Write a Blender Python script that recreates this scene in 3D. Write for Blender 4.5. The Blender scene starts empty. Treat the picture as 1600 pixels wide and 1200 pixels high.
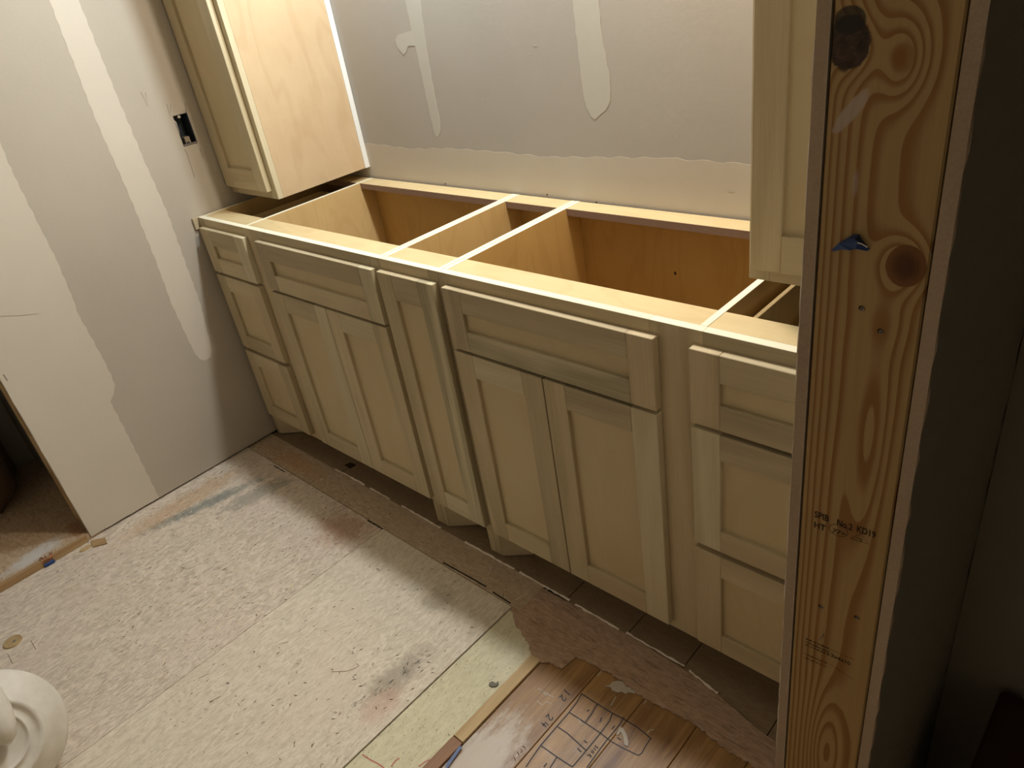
import bpy, bmesh, math, random
from mathutils import Vector, Matrix
from mathutils.geometry import tessellate_polygon
random.seed(7)
S = bpy.context.scene
COL = S.collection
PI = math.pi

# ------------------------------------------------------------ camera, light, exposure
F = 1147.17
ROT = Matrix(((0.7290816, -0.2478780, 0.6379628),
              (0.6682699, 0.4591527, -0.5853153),
              (-0.1478356, 0.8530740, 0.5004092)))
CAM = Vector((2.478127, -1.513344, 1.472786))
cd = bpy.data.cameras.new('camera')
cam = bpy.data.objects.new('camera', cd)
COL.objects.link(cam)
cam.matrix_world = Matrix.Translation(CAM) @ ROT.to_4x4()
cd.sensor_fit = 'HORIZONTAL'
cd.sensor_width = 36.0
cd.lens = F / 1600 * 36
cd.clip_start = 0.02
S.camera = cam
S.view_settings.view_transform = 'Standard'
S.view_settings.look = 'None'
S.view_settings.gamma = 1
S.view_settings.use_curve_mapping = False
S.view_settings.exposure = 1.0

w = bpy.data.worlds.new('world')
S.world = w
w.use_nodes = True
w.node_tree.nodes['Background'].inputs[0].default_value = (0.55, 0.6, 0.7, 1)
w.node_tree.nodes['Background'].inputs[1].default_value = 0.0


def bulb(name, loc, col, watts, r):
    l = bpy.data.lights.new(name, 'POINT')
    l.color = col
    l.energy = watts
    l.shadow_soft_size = r
    o = bpy.data.objects.new(name, l)
    o.location = loc
    COL.objects.link(o)
    return o


bulb('vanity_bulb', (0.80, -0.20, 2.18), (0.74, 0.88, 1.0), 26, 0.055)
bulb('vanity_bulb', (1.60, -0.20, 2.18), (1.0, 0.91, 0.79), 25, 0.055)


def at(u, v, ax, val):
    """world point of photograph pixel (u, v) on the plane axis ax = val"""
    d = ROT @ Vector(((u - 800) / F, -(v - 600) / F, -1))
    return CAM + d * ((val - CAM[ax]) / d[ax])


# ------------------------------------------------------------ helpers
def tag(o, label=None, cat=None, group=None, kind=None):
    if label: o['label'] = label
    if cat: o['category'] = cat
    if group: o['group'] = group
    if kind: o['kind'] = kind
    return o


def empty(name, loc, label, cat, group=None):
    o = bpy.data.objects.new(name, None)
    COL.objects.link(o)
    o.location = loc
    o.empty_display_size = 0.05
    return tag(o, label, cat, group)


def wloc(o):
    v = Vector((0, 0, 0))
    while o is not None:
        v += o.location
        o = o.parent
    return v


def link(name, bm, mat, parent=None, smooth=False, origin=None):
    """bm is in world coordinates; the object gets its origin at origin (default: middle of its box)"""
    bmesh.ops.recalc_face_normals(bm, faces=bm.faces[:])
    if origin is None:
        xs = [v.co for v in bm.verts]
        origin = Vector([(min(c[i] for c in xs) + max(c[i] for c in xs)) / 2 for i in range(3)])
    origin = Vector(origin)
    bmesh.ops.translate(bm, verts=bm.verts[:], vec=-origin)
    me = bpy.data.meshes.new(name)
    bm.to_mesh(me)
    bm.free()
    for m in (mat if isinstance(mat, (list, tuple)) else [mat]):
        me.materials.append(m)
    if smooth:
        for p in me.polygons: p.use_smooth = True
    o = bpy.data.objects.new(name, me)
    COL.objects.link(o)
    if parent is not None:
        o.parent = parent
        o.location = origin - wloc(parent)
    else:
        o.location = origin
    return o


def bx(bm, x0, x1, y0, y1, z0, z1, bev=0.0, mi=0):
    r = bmesh.ops.create_cube(bm, size=1)
    vs = r['verts']
    for v in vs:
        v.co = Vector(((x0 + x1) / 2 + v.co.x * (x1 - x0), (y0 + y1) / 2 + v.co.y * (y1 - y0),
                       (z0 + z1) / 2 + v.co.z * (z1 - z0)))
    fs = list({f for v in vs for f in v.link_faces})
    for f in fs: f.material_index = mi
    if bev > 0:
        es = list({e for v in vs for e in v.link_edges})
        bmesh.ops.bevel(bm, geom=es, offset=bev, segments=1, affect='EDGES', profile=0.5)
    return vs


def box(name, x0, x1, y0, y1, z0, z1, mat, parent=None, bev=0.0008):
    bm = bmesh.new()
    bx(bm, x0, x1, y0, y1, z0, z1, bev)
    return link(name, bm, mat, parent)


def poly_prism(bm, pts, ax, a0, a1, mi=0):
    """extrude a 2-D polygon (the two other axes in order) along axis ax between a0 and a1"""
    def P(p, a):
        c = list(p)
        c.insert(ax, a)
        return Vector(c)
    lo = [bm.verts.new(P(p, a0)) for p in pts]
    hi = [bm.verts.new(P(p, a1)) for p in pts]
    n = len(pts)
    fs = []
    for tri in tessellate_polygon([[Vector((p[0], p[1], 0)) for p in pts]]):
        fs.append(bm.faces.new([lo[k] for k in tri]))
        fs.append(bm.faces.new([hi[k] for k in tri]))
    for i in range(n):
        fs.append(bm.faces.new((lo[i], lo[(i + 1) % n], hi[(i + 1) % n], hi[i])))
    for f in fs: f.material_index = mi


def strip(bm, pts, wd, nrm, lift):
    """flat marker stroke through 3-D points lying in a plane with normal nrm"""
    nrm = Vector(nrm)
    prev = None
    n = len(pts)
    for i, p in enumerate(pts):
        a = pts[max(0, i - 1)]
        b = pts[min(n - 1, i + 1)]
        t = (b - a)
        if t.length < 1e-9: t = Vector((1, 0, 0))
        s = t.normalized().cross(nrm) * wd / 2
        q = p + nrm * lift
        l = bm.verts.new(q + s)
        r = bm.verts.new(q - s)
        if prev:
            try:
                bm.faces.new((prev[0], prev[1], r, l))
            except ValueError:
                pass
        prev = (l, r)


def tube(bm, pts, r, seg=8):
    rings = []
    n = len(pts)
    up = Vector((0.13, 0.31, 0.94))
    for i, p in enumerate(pts):
        t = (pts[min(n - 1, i + 1)] - pts[max(0, i - 1)]).normalized()
        a = t.cross(up).normalized()
        b = t.cross(a)
        rr = r[i] if isinstance(r, (list, tuple)) else r
        rings.append([bm.verts.new(p + (a * math.cos(2 * PI * k / seg) + b * math.sin(2 * PI * k / seg)) * rr) for k in range(seg)])
    for i in range(n - 1):
        for k in range(seg):
            bm.faces.new((rings[i][k], rings[i][(k + 1) % seg], rings[i + 1][(k + 1) % seg], rings[i + 1][k]))
    bm.faces.new(rings[0])
    bm.faces.new(list(reversed(rings[-1])))


def lathe(bm, prof, M, seg=64):
    """prof: list of (radius, height); M places the local z axis"""
    rings = []
    for r, h in prof:
        if r < 1e-6:
            rings.append([bm.verts.new(M @ Vector((0, 0, h)))])
        else:
            rings.append([bm.verts.new(M @ Vector((r * math.cos(2 * PI * k / seg), r * math.sin(2 * PI * k / seg), h))) for k in range(seg)])
    for a, b in zip(rings, rings[1:]):
        for k in range(seg):
            k2 = (k + 1) % seg
            if len(a) == 1 and len(b) == 1: continue
            if len(a) == 1: bm.faces.new((a[0], b[k], b[k2]))
            elif len(b) == 1: bm.faces.new((a[k], a[k2], b[0]))
            else: bm.faces.new((a[k], a[k2], b[k2], b[k]))


# ------------------------------------------------------------ materials
class NT:
    def __init__(s, name):
        s.m = bpy.data.materials.new(name)
        s.m.use_nodes = True
        s.t = s.m.node_tree
        s.b = s.t.nodes['Principled BSDF']
        s.x = 0

    def n(s, ty, **kw):
        nd = s.t.nodes.new(ty)
        s.x -= 30
        nd.location = (s.x, 0)
        for k, v in kw.items(): setattr(nd, k, v)
        return nd

    def put(s, sock, v):
        if hasattr(v, 'links'):
            s.t.links.new(v, sock)
        else:
            sock.default_value = v

    def math(s, op, a, b=None, c=None):
        nd = s.n('ShaderNodeMath', operation=op)
        s.put(nd.inputs[0], a)
        if b is not None: s.put(nd.inputs[1], b)
        if c is not None: s.put(nd.inputs[2], c)
        return nd.outputs[0]

    def mix(s, f, a, b, bt='MIX'):
        nd = s.n('ShaderNodeMix', data_type='RGBA', blend_type=bt)
        s.put(nd.inputs[0], f)
        s.put(nd.inputs[6], a if hasattr(a, 'links') else (*a, 1))
        s.put(nd.inputs[7], b if hasattr(b, 'links') else (*b, 1))
        return nd.outputs[2]

    def ramp(s, f, stops):
        nd = s.n('ShaderNodeValToRGB')
        cr = nd.color_ramp
        while len(cr.elements) < len(stops): cr.elements.new(0.5)
        for e, (p, c) in zip(cr.elements, stops):
            e.position = p
            e.color = (*c, 1) if len(c) == 3 else c
        s.put(nd.inputs[0], f)
        return nd.outputs[0]

    def smooth(s, f, a, b):
        nd = s.n('ShaderNodeMapRange', interpolation_type='SMOOTHSTEP')
        s.put(nd.inputs[0], f)
        nd.inputs[1].default_value = a
        nd.inputs[2].default_value = b
        return nd.outputs[0]

    def noise(s, vec, scale, detail=3, rough=0.55, dist=0.0):
        nd = s.n('ShaderNodeTexNoise')
        s.put(nd.inputs['Vector'], vec)
        nd.inputs['Scale'].default_value = scale
        nd.inputs['Detail'].default_value = detail
        nd.inputs['Roughness'].default_value = rough
        nd.inputs['Distortion'].default_value = dist
        return nd.outputs[0]

    def coords(s, scale=(1, 1, 1), rnd=True, world=False):
        if world:
            g = s.n('ShaderNodeNewGeometry').outputs['Position']
        else:
            g = s.n('ShaderNodeTexCoord').outputs['Object']
        if rnd:
            oi = s.n('ShaderNodeObjectInfo')
            k = s.n('ShaderNodeVectorMath', operation='SCALE')
            k.inputs[0].default_value = (37.1, 53.7, 71.3)
            s.t.links.new(oi.outputs['Random'], k.inputs[3])
            ad = s.n('ShaderNodeVectorMath', operation='ADD')
            s.t.links.new(g, ad.inputs[0])
            s.t.links.new(k.outputs[0], ad.inputs[1])
            g = ad.outputs[0]
        return s.scale(g, scale)

    def scale(s, g, scale):
        mu = s.n('ShaderNodeVectorMath', operation='MULTIPLY')
        s.t.links.new(g, mu.inputs[0])
        mu.inputs[1].default_value = scale
        return mu.outputs[0]

    def bump(s, h, strength, dist=0.002):
        nd = s.n('ShaderNodeBump')
        nd.inputs['Strength'].default_value = strength
        nd.inputs['Distance'].default_value = dist
        s.put(nd.inputs['Height'], h)
        s.t.links.new(nd.outputs[0], s.b.inputs['Normal'])

    def done(s, col, rough=0.6, spec=0.4, metal=0.0):
        s.put(s.b.inputs['Base Color'], col if hasattr(col, 'links') else (*col, 1))
        s.put(s.b.inputs['Roughness'], rough)
        s.b.inputs['Specular IOR Level'].default_value = spec
        s.b.inputs['Metallic'].default_value = metal
        return s.m


def sc(ax, along, across):
    v = [across] * 3
    v['XYZ'.index(ax)] = along
    return tuple(v)


def lin(r, g, b):
    f = lambda c: ((c / 255 + 0.055) / 1.055) ** 2.4 if c > 10 else c / 255 / 12.92
    return (f(r), f(g), f(b))


def wood(name, light, dark, ax='Z', swirl=0.35, fine=0.8, rough=0.62, contrast=1.0, spec=0.25):
    """straight-grained planed hardwood; grain along ax"""
    t = NT(name)
    g = t.coords(sc(ax, 0.9, 9.0))
    warp = t.noise(g, 1.0, 2, 0.5, swirl * 3)
    g2 = t.coords(sc(ax, 2.5, 60.0))
    fib = t.noise(g2, 3.0, 4, 0.6)
    band = t.smooth(warp, 0.38, 0.64)
    f = t.math('ADD', t.math('MULTIPLY', band, 0.55 * contrast), t.math('MULTIPLY', t.math('SUBTRACT', fib, 0.35), fine))
    col = t.ramp(f, [(0.0, light), (1.0, dark)])
    t.bump(fib, 0.12, 0.001)
    return t.done(col, rough, spec)


def ply(name, light, dark, ax='X', scale=5.0, rough=0.5, contrast=1.0, spec=0.3):
    """rotary-cut veneer: swirling contour figure"""
    t = NT(name)
    g = t.coords(sc(ax, 0.45, 1.3))
    n1 = t.noise(g, scale, 2, 0.5, 0.6)
    rings = t.math('SINE', t.math('MULTIPLY', n1, 46.0))
    rings = t.smooth(rings, 0.2, 1.0)
    fib = t.noise(t.coords(sc(ax, 3, 70)), 3.0, 3, 0.6)
    blot = t.noise(t.coords((1, 1, 1)), 7.0, 3, 0.6)
    f = t.math('ADD', t.math('MULTIPLY', rings, 0.22 * contrast), t.math('MULTIPLY', fib, 0.35 * contrast))
    f = t.math('ADD', f, t.math('MULTIPLY', t.math('SUBTRACT', blot, 0.45), 0.9 * contrast))
    col = t.ramp(f, [(0.0, light), (0.9, dark)])
    t.bump(fib, 0.08, 0.0008)
    return t.done(col, rough, spec)


M = {}
POP = [('warm', (204, 188, 154), (180, 162, 128)), ('pale', (212, 200, 168), (188, 174, 140)),
       ('green', (198, 182, 148), (166, 150, 118)), ('grey', (192, 176, 144), (158, 144, 116)),
       ('pink', (202, 184, 150), (170, 150, 118)), ('streak', (208, 196, 162), (136, 126, 100))]
for nm, a, b in POP:
    for ax in 'XZ':
        M['pop_%s_%s' % (nm, ax)] = wood('poplar_%s_%s' % (nm, ax), lin(*a), lin(*b), ax)
M['door_panel'] = ply('door_panel_veneer', lin(202, 184, 146), lin(184, 162, 122), 'Z', 4.0, contrast=0.5)
M['maple'] = ply('maple_ply', lin(214, 192, 146), lin(190, 162, 114), 'X', 5.0, 0.45, contrast=0.7)
M['maple_in'] = ply('varnish_bounce_maple', lin(214, 184, 130), lin(188, 154, 100), 'Z', 5.0, 0.4, contrast=0.7)  # orange tone: varnish plus light bouncing inside the bays, put into the colour
M['maple_in2'] = ply('varnish_bounce_maple_back', lin(208, 172, 110), lin(178, 140, 82), 'Z', 4.5, 0.4, contrast=0.7)  # deeper orange, again varnish and bounced light in the colour
M['upper_side'] = ply('upper_side_veneer', lin(208, 184, 148), lin(184, 152, 116), 'Z', 3.2, 0.5, contrast=0.8)
M['edge'] = wood('lit_raw_edge', lin(238, 230, 204), lin(222, 210, 178), 'X', 0.1, 0.3)  # sawn edge, paler because the strong light on the tops is painted in
M['primed'] = NT('primed_white').done(lin(235, 236, 232), 0.5)


def ply_edge():
    t = NT('plywood_edge')
    g = t.coords((1, 1, 1), rnd=False, world=True)
    sx = t.n('ShaderNodeSeparateXYZ')
    t.t.links.new(g, sx.inputs[0])
    lay = t.math('SINE', t.math('MULTIPLY', sx.outputs[2], 1900.0))
    nz = t.noise(t.coords((30, 30, 300), world=True), 6.0, 3)
    f = t.math('ADD', t.math('MULTIPLY', lay, 0.25), nz)
    col = t.ramp(f, [(0.2, lin(126, 92, 74)), (0.8, lin(176, 150, 128))])
    return t.done(col, 0.8)


M['ply_edge'] = ply_edge()


def drywall(name, base, blot, sc_=90):
    t = NT(name)
    n1 = t.noise(t.coords((1, 1, 1), world=True, rnd=False), 2.2, 4, 0.6)
    n2 = t.noise(t.coords((1, 1, 1), world=True, rnd=False), 420.0, 2, 0.5)
    n3 = t.noise(t.coords((1, 1, 1), world=True, rnd=False), sc_, 3, 0.6)
    f = t.math('ADD', t.math('MULTIPLY', n1, 0.7), t.math('MULTIPLY', n2, 0.3))
    col = t.ramp(f, [(0.3, base), (0.7, blot)])
    t.bump(t.math('ADD', t.math('MULTIPLY', n2, 0.4), n3), 0.25, 0.0012)
    return t.done(col, 0.85, 0.2)


M['drywall'] = drywall('drywall_paper', lin(186, 176, 160), lin(176, 166, 151))
M['drywall_back'] = drywall('drywall_paper_grey', lin(185, 178, 167), lin(177, 170, 159))
M['mud'] = drywall('joint_compound', lin(210, 200, 184), lin(202, 192, 176), 40)
M['mud_back'] = drywall('joint_compound_back', lin(200, 196, 184), lin(192, 187, 175), 40)
M['mud_band'] = drywall('joint_compound_band', lin(204, 196, 180), lin(196, 184, 166), 20)
M['ceiling'] = NT('ceiling_bare').done(lin(116, 110, 100), 0.9)
M['gyp'] = drywall('gypsum_core', lin(198, 178, 154), lin(168, 146, 124), 160)
M['dark'] = NT('dark_void').done(lin(30, 26, 22), 0.9)
M['dim_wall'] = drywall('hall_drywall', lin(178, 172, 158), lin(168, 162, 148))


def dust_ply(name, light, dark, stain, ax='Y', amount=0.5, extra=None, speck=0.7, tt=0.63):
    """worn, dusty subfloor sheet with fibres along ax"""
    t = NT(name)
    P = t.coords((1, 1, 1), world=True, rnd=False)
    fib = t.noise(t.coords(sc(ax, 18, 85), world=True, rnd=False), 1.6, 5, 0.72, 1.4)
    swl = t.noise(t.coords(sc(ax, 9, 20), world=True, rnd=False), 1.5, 4, 0.7, 3.0)
    blot = t.noise(P, 3.2, 5, 0.65)
    spk = t.noise(P, 150.0, 3, 0.75)
    f = t.math('ADD', t.math('MULTIPLY', fib, 0.55), t.math('MULTIPLY', swl, 0.45))
    col = t.ramp(f, [(0.36, dark), (0.58, light)])
    col = t.mix(t.math('MULTIPLY', t.smooth(blot, 0.47, 0.68), amount), col, stain)
    # dark fibre tears and pale chips
    tear = t.noise(t.coords(sc(ax, *((34, 170) if tt > 0.6 else (11, 210))), world=True, rnd=False), 1.0, 3, 0.6, 1.5)
    col = t.mix(t.math('MULTIPLY', t.smooth(tear, tt, tt + 0.08), 0.55 * speck), col, tuple(c * 0.32 for c in dark))
    col = t.mix(t.math('MULTIPLY', t.smooth(spk, 0.66, 0.76), 0.5), col, lin(228, 214, 190))
    if extra:
        for (cx, cy, rx, ry, rot, c, k) in extra:
            mp = t.n('ShaderNodeMapping', vector_type='TEXTURE')
            t.t.links.new(P, mp.inputs[0])
            mp.inputs['Location'].default_value = (cx, cy, 0)
            mp.inputs['Rotation'].default_value = (0, 0, rot)
            mp.inputs['Scale'].default_value = (rx, ry, 1e3)
            ln = t.n('ShaderNodeVectorMath', operation='LENGTH')
            t.t.links.new(mp.outputs[0], ln.inputs[0])
            d = t.math('ADD', ln.outputs['Value'], t.math('MULTIPLY', t.math('SUBTRACT', t.noise(P, 28, 4, 0.7), 0.5), 1.8))
            msk = t.math('SUBTRACT', 1.0, t.smooth(d, 0.35, 1.1))
            col = t.mix(t.math('MULTIPLY', msk, k), col, c)
    t.bump(t.math('ADD', t.math('MULTIPLY', fib, 0.6), t.math('MULTIPLY', spk, 0.5)), 0.55, 0.002)
    return t.done(col, 0.8, 0.2)


BG = lin(120, 128, 122)
M['sheet_a'] = dust_ply('subfloor_sheet_dusty', lin(228, 214, 196), lin(176, 160, 142), lin(216, 198, 182), 'Y', 0.5,
                        [(0.18, -0.93, 0.035, 0.25, -0.25, BG, 0.75), (0.30, -0.78, 0.05, 0.16, -0.2, lin(130, 130, 120), 0.55),
                         (0.10, -0.95, 0.06, 0.3, 0, lin(190, 152, 108), 0.5), (0.72, -0.72, 0.12, 0.09, 0, lin(160, 108, 78), 0.5)])
M['sheet_b'] = dust_ply('subfloor_sheet_pale', lin(228, 216, 196), lin(194, 180, 158), lin(218, 202, 182), 'Y', 0.4,
                        [(1.30, -0.98, 0.05, 0.12, 0, lin(150, 140, 124), 0.6), (1.2, -0.75, 0.05, 0.06, 0, lin(140, 128, 108), 0.4),
                         (1.33, -1.05, 0.05, 0.07, 0, lin(205, 170, 150), 0.5)], 0.5)
M['sheet_c'] = dust_ply('filler_board_yellow', lin(220, 212, 180), lin(198, 188, 156), lin(224, 216, 190), 'Y', 0.5, None, 0.3)
M['sheet_d'] = dust_ply('subfloor_strip', lin(196, 176, 148), lin(160, 138, 112), lin(184, 162, 134), 'X', 0.5,
                        [(0.25, -0.6, 0.2, 0.05, 0, lin(186, 142, 100), 0.5)], 0.7)
M['alcove'] = dust_ply('alcove_subfloor', lin(196, 172, 142), lin(156, 130, 102), lin(180, 156, 128), 'X', 0.5,
                       [(-0.05, -1.42, 0.045, 0.12, 0.1, lin(206, 202, 196), 0.85), (-0.06, -1.27, 0.07, 0.03, 0, lin(150, 104, 72), 0.6)], 0.7)
M['veneer'] = dust_ply('torn_pinkish_veneer', lin(192, 164, 138), lin(154, 124, 100), lin(186, 156, 132), 'X', 0.5, None, 1.0, 0.56)
M['oldboard'] = dust_ply('old_brown_board', lin(158, 137, 110), lin(136, 113, 88), lin(146, 124, 100), 'X', 0.6, None, 0.3)
M['white_line'] = NT('white_caulk').done(lin(244, 230, 212), 0.7)
M['strip_yellow'] = wood('yellow_pine_strip', lin(202, 174, 130), lin(152, 120, 82), 'Y', 0.3, 0.8, contrast=1.3)
M['strip_brown'] = wood('brown_strip', lin(176, 138, 110), lin(132, 98, 74), 'Y', 0.3, 0.8)


def hardwood():
    t = NT('varnished_oak_floor')
    P = t.coords((1, 1, 1), world=True, rnd=False)
    g = t.coords((42, 3.0, 1), world=False, rnd=True)
    n = t.noise(g, 1.6, 5, 0.65, 0.8)
    n2 = t.noise(t.coords((9, 0.8, 1), rnd=True), 1.6, 2, 0.5, 0.8)
    f = t.math('ADD', t.math('MULTIPLY', n, 0.7), t.math('MULTIPLY', n2, 0.5))
    col = t.ramp(f, [(0.38, lin(182, 140, 84)), (0.78, lin(118, 80, 42))])
    # grey-white patch: worn varnish plus whitish glare painted into the colour
    mp = t.n('ShaderNodeMapping', vector_type='TEXTURE')
    t.t.links.new(P, mp.inputs[0])
    mp.inputs['Location'].default_value = (1.615, -1.03, 0)
    mp.inputs['Scale'].default_value = (0.075, 0.17, 1e3)
    ln = t.n('ShaderNodeVectorMath', operation='LENGTH')
    t.t.links.new(mp.outputs[0], ln.inputs[0])
    nn = t.noise(t.coords((1, 0.35, 1), world=True, rnd=False), 60, 4, 0.7)
    d = t.math('ADD', ln.outputs['Value'], t.math('MULTIPLY', t.math('SUBTRACT', nn, 0.5), 1.6))
    msk = t.math('SUBTRACT', 1.0, t.smooth(d, 0.5, 1.15))
    col = t.mix(t.math('MULTIPLY', msk, 0.8), col, lin(206, 192, 174))
    dust = t.noise(P, 26, 5, 0.7)
    col = t.mix(t.math('MULTIPLY', t.smooth(dust, 0.56, 0.8), 0.35), col, lin(196, 170, 138))
    t.bump(n, 0.15, 0.001)
    return t.done(col, t.math('ADD', 0.28, t.math('MULTIPLY', dust, 0.25)), 0.5)


M['oak'] = hardwood()


def stud_mat():
    t = NT('southern_pine_stud')
    P = t.coords((1, 1, 1), world=True, rnd=False)
    sp = t.n('ShaderNodeSeparateXYZ')
    t.t.links.new(P, sp.inputs[0])
    X, Z = sp.outputs[0], sp.outputs[2]
    wob = t.noise(t.coords((14, 0, 2.2), world=True, rnd=False), 1.0, 3, 0.55)
    # flat-sawn field: rings narrow at the left edge, wide at the right, bent round knots and cathedral arches
    u = t.math('DIVIDE', t.math('SUBTRACT', 2.325, X), 0.089)      # 0 right edge .. 1 left edge
    phi = t.math('ADD', t.math('MULTIPLY', u, 2.0), t.math('MULTIPLY', t.math('POWER', t.math('MAXIMUM', u, 0.0), 3.0), 5.0))
    phi = t.math('ADD', phi, t.math('MULTIPLY', t.math('SUBTRACT', wob, 0.5), 1.2))

    def g(cx, cz, sx, sz, pw=1.0):
        a = t.math('DIVIDE', t.math('SUBTRACT', X, cx), sx)
        b = t.math('DIVIDE', t.math('SUBTRACT', Z, cz), sz)
        r2 = t.math('ADD', t.math('MULTIPLY', a, a), t.math('MULTIPLY', b, b))
        return t.math('EXPONENT', t.math('MULTIPLY', r2, -pw))
    for (cx, cz, sx, sz, amp) in [(2.2893, 1.3676, 0.018, 0.030, 3.6), (2.254, 1.376, 0.016, 0.022, 3.0),
                                  (2.306, 1.2106, 0.019, 0.024, 3.4), (2.286, 0.54, 0.020, 0.10, -3.4),
                                  (2.298, 1.04, 0.015, 0.13, 2.2), (2.30, 1.16, 0.02, 0.03, 1.0)]:
        phi = t.math('ADD', phi, t.math('MULTIPLY', g(cx, cz, sx, sz), amp))
    fr = t.math('FRACT', phi)
    late = t.math('MULTIPLY', t.smooth(fr, 0.35, 0.82), t.math('SUBTRACT', 1.0, t.smooth(fr, 0.93, 1.0)))
    fib = t.noise(t.coords((260, 260, 6), world=True, rnd=False), 1.0, 3, 0.6)
    early = t.mix(fib, lin(192, 162, 112), lin(172, 142, 92))
    col = t.mix(t.math('MULTIPLY', late, 0.88), early, lin(148, 102, 56))
    ns = t.noise(P, 90, 4, 0.7)
    # knots: black decayed one, brown round one, pale one
    k1 = t.smooth(t.math('ADD', g(2.2500, 1.3790, 0.0165, 0.0200), t.math('MULTIPLY', t.math('SUBTRACT', ns, 0.5), 0.35)), 0.36, 0.44)
    kc = t.ramp(ns, [(0.35, lin(46, 38, 32)), (0.65, lin(92, 70, 58))])
    col = t.mix(k1, col, kc)
    k1b = t.smooth(g(2.2495, 1.3945, 0.013, 0.011), 0.40, 0.5)
    col = t.mix(t.math('MULTIPLY', k1b, 0.85), col, lin(46, 42, 36))
    gk = g(2.3085, 1.2106, 0.0165, 0.0195)
    k2 = t.smooth(t.math('ADD', gk, t.math('MULTIPLY', t.math('SUBTRACT', ns, 0.5), 0.1)), 0.40, 0.44)
    k2c = t.mix(t.smooth(gk, 0.5, 0.95), lin(128, 84, 44), lin(92, 56, 34))
    col = t.mix(k2, col, k2c)
    k3 = t.smooth(g(2.2893, 1.3676, 0.010, 0.013), 0.35, 0.7)
    col = t.mix(t.math('MULTIPLY', k3, 0.55), col, lin(150, 98, 46))
    # grey compound smear by the knot
    a = t.math('ADD', t.math('MULTIPLY', t.math('SUBTRACT', X, 2.2555), 0.80), t.math('MULTIPLY', t.math('SUBTRACT', Z, 1.330), -0.60))
    b = t.math('ADD', t.math('MULTIPLY', t.math('SUBTRACT', X, 2.2555), 0.60), t.math('MULTIPLY', t.math('SUBTRACT', Z, 1.330), 0.80))
    r2 = t.math('ADD', t.math('POWER', t.math('ABSOLUTE', t.math('DIVIDE', a, 0.0060)), 2.0), t.math('POWER', t.math('ABSOLUTE', t.math('DIVIDE', b, 0.022)), 2.0))
    sm = t.smooth(t.math('ADD', r2, t.math('MULTIPLY', ns, 1.1)), 1.7, 1.1)
    sm = t.math('SUBTRACT', 1.0, t.smooth(t.math('ADD', r2, t.math('MULTIPLY', ns, 1.1)), 1.0, 1.7))
    col = t.mix(t.math('MULTIPLY', sm, 0.8), col, lin(196, 178, 164))
    sm2 = t.smooth(g(2.2635, 1.275, 0.0035, 0.014), 0.3, 0.9)
    col = t.mix(t.math('MULTIPLY', sm2, 0.5), col, lin(190, 172, 158))
    t.bump(t.math('ADD', fib, t.math('MULTIPLY', late, 0.8)), 0.2, 0.001)
    return t.done(col, 0.6, 0.3)


M['stud'] = stud_mat()
M['ink'] = NT('black_ink').done(lin(52, 36, 22), 0.8)
M['ink_faint'] = NT('faint_ink').done(lin(108, 74, 38), 0.8)
M['marker'] = NT('black_marker').done(lin(44, 34, 34), 0.5)
M['pencil'] = NT('pencil_line').done(lin(110, 98, 88), 0.8)
M['red_chalk'] = NT('red_chalk').done(lin(190, 120, 108), 0.9)
M['steel'] = NT('screw_steel').done(lin(140, 132, 122), 0.35, 0.5, 0.8)
M['box_blue'] = NT('electrical_box_plastic').done(lin(46, 54, 60), 0.45)
M['blue'] = NT('blue_plastic').done(lin(36, 66, 120), 0.45)
M['wire_white'] = NT('white_wire').done(lin(220, 212, 200), 0.5)
M['copper'] = NT('copper_wire').done(lin(170, 104, 76), 0.4, 0.5, 0.6)


def plastic_white():
    t = NT('white_bucket_plastic')
    n = t.noise(t.coords((1, 1, 1)), 22, 4, 0.6)
    col = t.ramp(n, [(0.3, lin(226, 220, 208)), (0.75, lin(208, 200, 186))])
    return t.done(col, 0.42, 0.4)


M['bucket'] = plastic_white()
M['paper_scrap'] = drywall('torn_paper', lin(206, 196, 182), lin(186, 176, 160), 60)
M['grey_chip'] = NT('grey_chip').done(lin(120, 116, 104), 0.8)
M['plug'] = wood('pine_plug', lin(196, 172, 128), lin(158, 130, 92), 'X', 0.6, 0.6, contrast=1.3)
M['dark_bin'] = NT('dark_brown_plastic').done(lin(92, 74, 58), 0.5)
M['rust_box'] = NT('rust_red_box').done(lin(84, 48, 34), 0.7)
M['black_metal'] = NT('black_metal').done(lin(22, 26, 32), 0.4)
M['hall_floor'] = wood('hall_floor_dark', lin(120, 84, 52), lin(80, 52, 30), 'Y')

# ------------------------------------------------------------ dimensions (metres)
H = 0.876          # top of the base cabinets
D = 0.524          # face frame plane (y = -D)
T = 0.019          # door thickness
ZT, FTB, DT, D1B, D2B, D3T, DB = 0.8487, 0.6931, 0.6845, 0.6950, 0.4035, 0.3890, 0.1080
XA0, XA, XB, XC = 0.011, 0.994, 1.2145, 2.190
XS = 2.2223        # room face of the right wall
YS = -0.911        # end of the right wall
XH = 2.3405        # hall face of the right wall
CZ = 2.44
YF = -2.55         # unseen front wall, distance set for bounce light

# ------------------------------------------------------------ room shell
def struct(name, bm, mat):
    o = link(name, bm, mat)
    o['kind'] = 'structure'
    return o


# back wall
bm = bmesh.new()
bx(bm, -0.02, XS, 0.0, 0.10, -0.05, CZ)
wall_back = struct('wall_back', bm, M['drywall_back'])


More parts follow.
